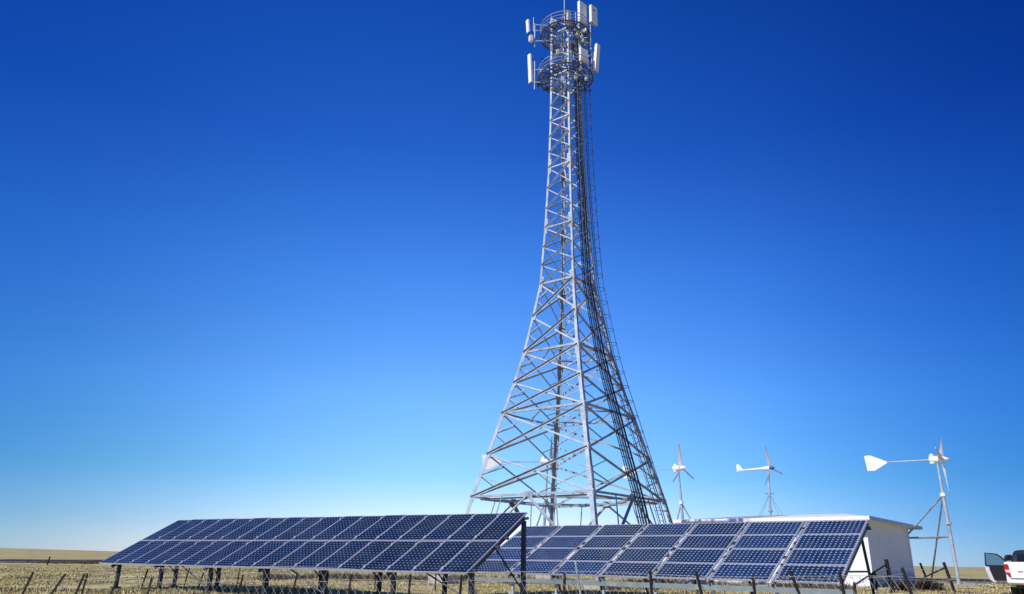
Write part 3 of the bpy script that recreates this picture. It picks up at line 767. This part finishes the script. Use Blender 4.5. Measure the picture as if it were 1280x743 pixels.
for tpx, low in NEAR[:-1]:
    x = tpx[0]; D = 10.3/math.cos(math.atan2(ray(x, 715).x, ray(x, 715).y))
    a, b_ = span(tpx, low, D); mb = MB(); stake(mb, a, b_, .028 if x < 400 else .033); mb.build('post', M['rust'], fence); tops.append((a, b_))
def fence_mesh(name, x0, x1, y, zt, cell, r, parent, both=True, zb=.04):
    mb = MB(); h = zt(0)-zb
    n = int((x1-x0+h)/cell)
    def P(x, z):
        yy = y(x); return V(x, yy+.03*math.sin(x*2.3+z*3), z)
    for i in range(n):
        for sg in ((1, -1) if both else (1,)):
            xa = x0-h*.5+i*cell+random.uniform(-.004,.004); top = zt(xa)+.02*math.sin(xa*1.7); hh = top-zb
            xs = [xa+ (hh*.62*q/3 if sg > 0 else hh*.62*(1-q/3)) for q in range(4)]
            zs = [top-hh*q/3 for q in range(4)]
            if xs[0] < x0 or xs[-1] > x1: continue
            mb.tube([P(x_, z_) for x_, z_ in zip(xs, zs)], r if sg > 0 else r*.22, 3, False)
    m_ = 60
    for zf in (1.0, .55):
        mb.tube([P(x0+(x1-x0)*q/m_, (zt(x0+(x1-x0)*q/m_))*zf+.02*math.sin((x0+(x1-x0)*q/m_)*1.7)) for q in range(m_+1)], r*.7, 4)
    return mb.build(name, M['wire'], parent)
fence_mesh('wire_mesh', -4.6, 5.8, lambda x: 10.3, lambda x: .93, .105, .004, fence)
for fr in (.06, .3, .55):
    mb = MB(); pp = []
    for (a0, b0), (a1, b1) in zip(tops, tops[1:]):
        p_, q_ = a0.lerp(b0, fr), a1.lerp(b1, fr); pp += [p_, p_.lerp(q_, .35)-V(0,0,.025), p_.lerp(q_, .65)-V(0,0,.025)]
    pp.append(tops[-1][0].lerp(tops[-1][1], fr)); mb.tube(pp, .002, 4); mb.build('wire', M['wire'], fence)
# low fence running behind the left array
MIDF = [((109.7,716.8),(103.4,738.4),24), ((185,711.5),(177,734.7),29), ((237,709.7),(230,734),30), ((254.7,716),(248,735),28.5), ((299.8,710.7),(296,733),31), ((334,712),(331,735),29.5), ((400,712),(398,736),29), ((470,713),(468.5,737),28.5), ((545,715),(544,738),28)]
f2 = empty('wire_fence', V(-9, 26, 0)); tag(f2, 'sagging low wire fence on thin stakes running behind the left array', 'fence')
pts = []
for a_, b2, D in MIDF:
    a, b_ = span(a_, b2, D); mb = MB(); stake(mb, a, b_, .05); mb.build('post', M['rust'], f2); pts.append((a, b_))
for fr in (.12, .4, .7):
    mb = MB(); mb.tube([a.lerp(b_, fr) for a, b_ in pts], .008, 4); mb.build('wire', M['wire'], f2)
# taller fence corner by the building
f3 = empty('wire_fence', at(1114, 734, 38)*1); f3.location.z = 0; tag(f3, 'rusty fence posts with slanted braces standing beside the white building wall', 'fence')
FP = [((1107.5,699.4),(1115,735),37,.13), ((1068,728),(1069,741),34,.09), ((1179.4,703),(1191,733.8),40,.10), ((1150,703.8),(1157.5,722),52,.09)]
P3 = []
for a_, b2, D, w in FP:
    a, b_ = span(a_, b2, D); mb = MB(); stake(mb, a, b_, w); mb.build('post', M['rust'], f3); P3.append((a, b_))
for a_, b2, D1, D2 in (((1107.5,706),(1068.8,731),37,34), ((1181,710),(1154,722.5),40,47)):
    mb = MB(); mb.tube([at(*a_, D1), at(*b2, D2)], .035, 6); mb.build('brace', M['rust'], f3)
for fr in (.25, .55):
    mb = MB(); mb.tube([P3[1][0].lerp(P3[1][1], fr), P3[0][0].lerp(P3[0][1], fr), P3[2][0].lerp(P3[2][1], fr)], .008, 4); mb.build('wire', M['wire'], f3)
# a lone thin pipe before the right array
a, b_ = span((719,700.5), (725,738), 17); mb = MB(); mb.tube([b_, a], .022, 8); tag(mb.build('thin_pipe', M['galv']), 'thin pale pipe stake standing before the blue panels', 'stake')
# marker post by the far road
a, b_ = span((62.5,696), (60.5,702), 84); mb = MB(); mb.bar(b_, a, .16, .12); tag(mb.build('marker_post', M['rust']), 'small leaning marker post beside the far road at left', 'post')

# ------------------------------------------------------------------ pickup truck
def truck():
    DT = 36; o = at(1256.5, 715, DT); o.z = 0
    h = R(37); fwd = V(math.sin(h), math.cos(h), 0); rgt = V(fwd.y, -fwd.x, 0); Z = V(0,0,1)
    root = empty('pickup_truck', o+rgt*.9+fwd*2.6); tag(root, 'white pickup truck seen from behind with its left front door open', 'truck')
    Wd = 1.84
    def P(x, y, z): return o+rgt*x+fwd*y+Z*z      # x 0 = left flank, y 0 = tail
    def loft(mb, secs, mi=0):
        n = len(secs[0]); o_ = len(mb.v)
        for s in secs: mb.v += s
        for i in range(len(secs)-1):
            for j in range(n): mb.f.append([o_+i*n+j, o_+i*n+(j+1)%n, o_+(i+1)*n+(j+1)%n, o_+(i+1)*n+j]); mb.m.append(mi)
        mb.f.append([o_+j for j in range(n)][::-1]); mb.m.append(mi); mb.f.append([o_+(len(secs)-1)*n+j for j in range(n)]); mb.m.append(mi)
    # side profile with wheel arches, extruded in width steps for a rounded flank
    def arch(cy, r=.43, n=9): return [(cy+r*math.cos(t), .36+r*math.sin(t)) for t in [pi-pi*q/n for q in range(n+1)]]
    low = [(0.0,.62),(.02,.52)]+arch(1.15)+arch(4.2)+[(4.98,.42),(5.1,.55)]
    topl = [(5.1,.8),(4.98,.98),(4.55,1.06),(3.85,1.12),(1.75,1.14),(1.72,1.28),(.04,1.28),(0,1.22)]
    prof = low+topl
    mb = MB(); secs = []
    for x, sh in ((0.02,.02),(0,.0),(.0,.0)): pass
    for x, k in ((.06,.985),(.0,1.0),(Wd,1.0),(Wd-.06,.985)):
        pass
    ws = [(.05,.04),(.0,.0)]
    allx = [(.0,.035),(.035,.0),(Wd-.035,.0),(Wd,.035)]
    for x, ins in allx:
        cy, cz = 2.55, .85
        secs.append([P(x, y+(ins if y < cy else -ins), z-(ins*.8 if z > cz else 0)) for y, z in prof])
    loft(mb, secs); body = mb.build('body', M['carwhite'], root, smooth=True, bevel=.015)
    # flat dark sheet standing in for the shaded bed hollow
    mb = MB(); mb.box(P(Wd/2, .85, 1.283), (Wd-.24, 1.45, .008), (rgt, fwd, Z)); mb.build('bed_shade_sheet', M['black'], root)
    # cab
    mb = MB(); secs = []
    for z, y0, y1, ins in ((1.12,1.72,4.05,.06),(1.30,1.76,3.86,.09),(1.62,1.95,3.3,.19),(1.72,2.1,3.15,.26),(1.755,2.3,2.95,.4)):
        r_ = .12; secs.append([P(ins, y0+r_, z), P(ins+r_, y0, z), P(Wd-ins-r_, y0, z), P(Wd-ins, y0+r_, z), P(Wd-ins, y1-r_, z), P(Wd-ins-r_, y1, z), P(ins+r_, y1, z), P(ins, y1-r_, z)])
    loft(mb, secs); cab = mb.build('cab', M['black'], root, smooth=True)
    mb = MB(); mb.prism([P(.3, 1.755, 1.33), P(Wd-.3, 1.755, 1.33), P(Wd-.36, 1.885, 1.6), P(.36, 1.885, 1.6)], -fwd*.02); mb.build('rear_window', M['darkglass'], cab)
    # tailgate
    mb = MB(); mb.box(P(Wd/2, -.012, .965), (Wd-.30, .03, .54), (rgt, fwd, Z)); tg = mb.build('tailgate', M['carwhite'], root, bevel=.012)
    mb = MB(); mb.box(P(Wd/2, -.03, 1.15), (.26, .02, .08), (rgt, fwd, Z)); mb.build('handle', M['carwhite'], tg, bevel=.01)
    mb = MB(); mb.box(P(.50, -.03, .93), (.17, .01, .035), (rgt, fwd, Z)); mb.build('badge', M['dark'], tg)
    mb = MB(); mb.box(P(Wd/2, -.015, .675), (Wd-.3, .04, .03), (rgt, fwd, Z)); mb.build('gap_strip', M['black'], tg)
    mb = MB()
    for x0, sx in ((.01, 1), (Wd-.01, -1)):
        pass
    pr = [(.02,.0,.56),(.10,-.10,.50),(Wd-.10,-.10,.50),(Wd-.02,.0,.56),(Wd-.02,.0,.68),(Wd-.10,-.12,.655),(.10,-.12,.655),(.02,.0,.68)]
    mb.box(P(Wd/2, -.07, .585), (Wd-.12, .14, .13), (rgt, fwd, Z)); mb.build('bumper', M['carwhite'], root, bevel=.03)
    for x, sg in ((0, 1), (Wd, -1)):
        def q(a, y, z): return P(x+sg*a, y, z)
        mb = MB(); mb.prism([q(-.008,.10,1.20), q(-.008,.10,.74), q(-.008,-.02,.74), q(-.008,-.02,1.20)], rgt*sg*.02)
        mb.prism([q(-.006,-.03,1.20), q(.13,-.03,1.20), q(.16,-.03,1.02), q(.18,-.03,.72), q(.12,-.03,.72), q(-.006,-.03,.9)], fwd*.03)
        tl = mb.build('tail_light', M['red'], root, bevel=.006)
        mb = MB(); mb.prism([q(.0,-.036,1.0), q(.155,-.036,1.0), q(.17,-.036,.88), q(.03,-.036,.90)], fwd*.01); mb.build('lens', M['clear'], tl)
    for cy in (1.15, 4.2):
        for x, sg in ((.11, -1), (Wd-.11, 1)):
            mb = MB(); c = P(x, cy, .36); mb.lathe(c-rgt*sg*.12, rgt*sg, [(0,.28),(.01,.35),(.05,.365),(.19,.365),(.23,.35),(.24,.26)], 28); wl = mb.build('wheel', M['tyre'], root, smooth=True)
            mb = MB(); mb.lathe(c+rgt*sg*.1, rgt*sg, [(0,.2),(.03,.22),(.035,.2)], 20)
            for k in range(6):
                t = 2*pi*k/6; dd_ = fwd*math.cos(t)+Z*math.sin(t); mb.bar(c+rgt*sg*.14, c+rgt*sg*.14+dd_*.2, .05, .03, rgt)
            mb.build('rim', M['chrome'], wl)
    mb = MB(); mb.box(P(Wd/2, 2.5, .42), (Wd-.5, 4.4, .18), (rgt, fwd, Z)); mb.build('chassis', M['black'], root)
    # open front door, hinged at the front of the opening
    hg = P(0.0, 3.75, 0); th = R(52); dd_ = (-fwd*math.cos(th)-rgt*math.sin(th)); dn = V(-dd_.y, dd_.x, 0)
    if dn.dot(fwd) < 0: dn = -dn
    L = 1.12
    def D(a, z, e=0): return hg+dd_*a+Z*z+dn*e
    lowo = [(0,.5),(.95,.5),(1.05,.6),(1.14,.95),(1.14,1.14),(0,1.14)]
    mb = MB(); mb.prism([D(a, z, .06) for a, z in lowo], dn*.06); dr_ = mb.build('door', M['carwhite'], root, bevel=.01)
    mb = MB(); mb.prism([D(.03+a*.86, .56+(z-.5)*.9, .0) for a, z in lowo], dn*.062); mb.build('door_trim', M['black'], dr_)
    mb = MB(); mb.prism([D(1.04, .98, .0), D(1.15, 1.0, .0), D(1.15, .94, 0), D(1.06, .58, .0), D(.96,.49,0), D(.85,.49,0), D(.92,.56,0)], dn*.062); mb.build('door_edge', M['carwhite'], dr_)
    fr = [D(.08,1.14,.06), D(.45,1.5,.05), D(.62,1.6,.04), D(1.1,1.64,.03), D(1.14,1.14,.06)]
    mb = MB(); mb.tube(fr, .03, 6); mb.tube([fr[0], fr[-1]], .03, 6); mb.build('window_frame', M['black'], dr_)
    mb = MB(); mb.prism([D(.1,1.14,.05), D(.46,1.48,.045), D(.64,1.575,.04), D(1.09,1.61,.035), D(1.12,1.14,.05)], dn*.006); mb.build('window', M['glass'], dr_)
    mb = MB(); mb.prism([D(-.16,1.36,.12), D(.16,1.34,.12), D(.2,1.46,.12), D(.12,1.58,.12), D(-.1,1.6,.12)], dn*.14); mb.build('mirror', M['black'], dr_, bevel=.03)
    # seats
    mb = MB(); mb.box(P(.5, 2.85, 1.3), (.5, .16, .6), (rgt, fwd, Z)); mb.box(P(.5, 2.85, 1.6), (.26, .1, .16), (rgt, fwd, Z)); mb.build('seat', M['seat'], root, bevel=.04)
    return root
truck()

# ------------------------------------------------------------------ vegetation
def blades_mesh(name, material, gen, n, kind='stuff', parent=None):
    """gen() -> (x, y, height, spread, count)"""
    vs, fs = [], []
    for _ in range(n):
        g_ = gen()
        if g_ is None: continue
        x, y, h, sp, c = g_; z = gz(x, y)-.01
        for _b in range(c):
            a = random.uniform(0, 2*pi); bx, by = x+random.gauss(0, sp), y+random.gauss(0, sp)
            hh = h*random.uniform(.5, 1.15); ln = hh*random.uniform(.1, .6); w = .006+.014*hh+.0003*math.hypot(x, y)
            ca, sa = math.cos(a), math.sin(a); la = random.uniform(0, 2*pi); o = len(vs)
            mx, my = math.cos(la)*ln, math.sin(la)*ln
            vs += [(bx-ca*w, by-sa*w, z), (bx+ca*w, by+sa*w, z), (bx+mx*.4+ca*w*.7, by+my*.4+sa*w*.7, z+hh*.6), (bx+mx*.4-ca*w*.7, by+my*.4-sa*w*.7, z+hh*.6), (bx+mx, by+my, z+hh)]
            fs += [(o, o+1, o+2, o+3), (o+3, o+2, o+4)]
    me = bpy.data.meshes.new(name); me.from_pydata(vs, [], fs); me.materials.append(material)
    o = bpy.data.objects.new(name, me); col.objects.link(o); o.parent = parent
    if kind: tag(o, kind=kind)
    return o
def inside_build(x, y):
    d = V(x, y, 0)-cn; u, v = d.dot(db), d.dot(nb_); return -.3 < u < BL+.3 and -.2 < v < BD+.3
def g_grass():
    az = R(random.uniform(-42, 42)); r = 13*(75/13)**random.random()
    x, y = r*math.sin(az), r*math.cos(az)
    if inside_build(x, y): return None
    p = noise.noise(V(x*.25, y*.25, 5))+.5*noise.noise(V(x*.9, y*.9, 1))
    if p < random.uniform(-.45, .35): return None
    return x, y, (.035+.06*max(0, p+.3))*(1+.3*random.random()), .09+.003*r, 6
o = blades_mesh('dry_grass', M['straw'], g_grass, 46000); tag(o, 'dry yellow steppe grass covering the ground', 'grass')
def g_scrub():
    t = random.random(); D = random.uniform(38, 47)
    az = R(-17+t*40); x, y = D*math.sin(az), D*math.cos(az)
    if inside_build(x, y): return None
    if noise.noise(V(x*.3, y*.15, 9)) < -.05: return None
    return x, y, random.uniform(.14, .32), .2, 8
o = blades_mesh('low_scrub', M['scrub'], g_scrub, 2600); tag(o, 'dark brown low scrub growing behind the arrays', 'scrub')
def g_tuft():
    az = R(random.uniform(-42, 42)); rr_ = 15*(80/15)**random.random(); x, y = rr_*math.sin(az), rr_*math.cos(az)
    if inside_build(x, y): return None
    p = noise.noise(V(x*.12, y*.22, 15))+.5*noise.noise(V(x*.7, y*.9, 11))
    if p < random.uniform(.0, .3): return None
    return x, y, random.uniform(.05, .11), .08+.003*rr_, 5
o = blades_mesh('withered_tufts', M['scrub'], g_tuft, 15000); tag(o, 'withered brown tufts in patches across the steppe', 'grass')
def g_verge():
    t = random.uniform(0.6, 3.2); c = catmull(t); dv = (catmull(t+.02)-c).normalized(); k_ = random.uniform(5.5, 14); x, y = c.x+dv.y*k_, c.y-dv.x*k_
    return x, y, random.uniform(.08, .2), .25, 8
o = blades_mesh('roadside_weeds', M['scrub'], g_verge, 1500); tag(o, 'grey brown weeds along the near edge of the road', 'weeds')
def bush(x, y, D, rr, h, label):
    c = colx(x, y, D); vs, fs = [], []
    for i in range(420):
        a = random.uniform(0, 2*pi); el = random.uniform(.05, 1.4); r0 = rr*random.random()*.4
        p = V(c.x+r0*math.cos(a*3), c.y+r0*math.sin(a*3), 0)
        L = random.uniform(.4, 1)
        for s in range(3):
            q = p+V(math.cos(a)*math.cos(el)*rr, math.sin(a)*math.cos(el)*rr, math.sin(el)*h)*L/3+V(random.uniform(-.05,.05), random.uniform(-.05,.05), random.uniform(-.02,.04))
            w = V(-math.sin(a), math.cos(a), 0)*.012; o = len(vs); vs += [p-w, p+w, q+w*.7, q-w*.7]; fs.append((o, o+1, o+2, o+3)); p = q
    mb = MB(); mb.add(vs, fs); return tag(mb.build('tumbleweed_bush', M['twig']), label, 'bush', 'dead bushes by the building corner')
bush(1152, 730, 41, 1.1, .65, 'dark dead bush piled against the corner of the white building')
bush(1168, 731, 42.5, .9, .45, 'dark low dead bush left of the turbine pole foot')
bush(1126, 733, 39.5, .6, .5, 'pale tangled dead bush in front of the shaded building wall')
for px, py, s in ((640, 732, .2), (1160, 739, .28), (1177, 740, .2), (1215, 738, .25), (30, 724, .3), (1240, 735, .2), (1205, 738.5, .2)):
    p = ground(px, py); mb = MB()
    ring_ = [(s*(1.4 if k % 2 else 1.1)*random.uniform(.8, 1.2)*math.cos(2*pi*k/9), s*random.uniform(.6, 1.1)*math.sin(2*pi*k/9)) for k in range(9)]
    n_ = 9; zz0 = gz(p.x, p.y)-.03
    vs = [V(p.x+a, p.y+b2, zz0) for a, b2 in ring_]+[V(p.x+a*.7, p.y+b2*.7, zz0+.3*s+random.uniform(0, .1*s)) for a, b2 in ring_]+[V(p.x, p.y, zz0+.42*s)]
    fs = [(k, (k+1)%n_, (k+1)%n_+n_, k+n_) for k in range(n_)]+[(k+n_, (k+1)%n_+n_, 2*n_) for k in range(n_)]
    mb.add(vs, fs)
    lab = {640: 'dark stone on the dry grass below the left array end', 1160: 'dark earth lump in the grass nearest the dead bush', 1177: 'small dark earth lump between the bush and the truck', 1215: 'dark earth lump right of the turbine foot', 30: 'lone dark stone in the open grass at far left', 1240: 'dark earth lump just left of the truck', 1205: 'small dark lump before the turbine foot'}[px]
    tag(mb.build('stone', mat('dark_stone', (.07,.06,.05), .95, 0, .3, 9, .5)), lab, 'stone', 'dark lumps scattered on the grass')

# ------------------------------------------------------------------ light
SUN_AZ, SUN_EL = -129.0, 39.0       # azimuth from +Y clockwise; behind and to the left
sd = V(math.sin(R(SUN_AZ))*math.cos(R(SUN_EL)), math.cos(R(SUN_AZ))*math.cos(R(SUN_EL)), math.sin(R(SUN_EL)))
sl = bpy.data.lights.new('sun', 'SUN'); sl.energy = 4.6; sl.angle = R(.53); sl.color = (1, .95, .87)
so = bpy.data.objects.new('sun', sl); col.objects.link(so); so.rotation_euler = sd.to_track_quat('Z', 'Y').to_euler()
w = bpy.data.worlds.new('World'); scn.world = w; w.use_nodes = True; nt = w.node_tree; N = nt.nodes; L = nt.links
bg = N['Background']; bg.inputs['Strength'].default_value = .1
sk = N.new('ShaderNodeTexSky'); sk.sky_type = 'NISHITA'; sk.sun_disc = False; sk.sun_elevation = R(SUN_EL); sk.sun_rotation = R(SUN_AZ)
sk.altitude = 900; sk.air_density = 1.0; sk.dust_density = .2; sk.ozone_density = 3.0
# grade of the clear sky: deeper towards the zenith and away from the bright side, with lens darkening towards both sides mixed in
tc = N.new('ShaderNodeTexCoord'); sx = N.new('ShaderNodeSeparateXYZ'); L.new(tc.outputs['Generated'], sx.inputs[0])
def grade(val, lo, hi, stops, power):
    mr = N.new('ShaderNodeMapRange'); mr.inputs[1].default_value = lo; mr.inputs[2].default_value = hi; L.new(val, mr.inputs[0])
    rp = N.new('ShaderNodeValToRGB'); rp.color_ramp.interpolation = 'B_SPLINE' if power < 1 else 'LINEAR'; L.new(mr.outputs[0], rp.inputs['Fac']); e = rp.color_ramp.elements
    while len(e) < len(stops): e.new(.5)
    for i, (p, c) in enumerate(stops):
        e[i].position = (p-lo)/(hi-lo); e[i].color = tuple((v**power)/3 for v in c)+(1,)
    vm = N.new('ShaderNodeVectorMath'); vm.operation = 'SCALE'; vm.inputs['Scale'].default_value = 3; L.new(rp.outputs[0], vm.inputs[0]); return vm.outputs[0]
def mul(a, b2):
    v = N.new('ShaderNodeVectorMath'); v.operation = 'MULTIPLY'; L.new(a, v.inputs[0]); L.new(b2, v.inputs[1]); return v.outputs[0]
ge_ = grade(sx.outputs['Z'], 0, 1, [(0, (1.6,1.48,1.9)), (.04, (1.15,1.28,1.68)), (.1, (.76,1.24,1.6)), (.2, (.74,1.36,2.0)), (.35, (.44,1.16,2.2)), (.5, (.17,.74,1.95)), (.7, (.05,.49,1.63))], 1)
ga_ = grade(sx.outputs['X'], -1, 1, [(-.75, (.16,.4,.58)), (-.52, (.32,.54,.69)), (-.3, (1,1,1)), (-.05, (1.5,1.22,1.13)), (.3, (.54,.67,.79)), (.55, (.08,.25,.44)), (.75, (.07,.22,.40))], .9)
L.new(mul(mul(sk.outputs[0], ge_), ga_), bg.inputs['Color'])
scn.view_settings.view_transform = 'Standard'; scn.view_settings.look = 'None'; scn.view_settings.gamma = 1; scn.view_settings.exposure = 0
scn.view_settings.use_curve_mapping = False
scn.render.engine = 'CYCLES'
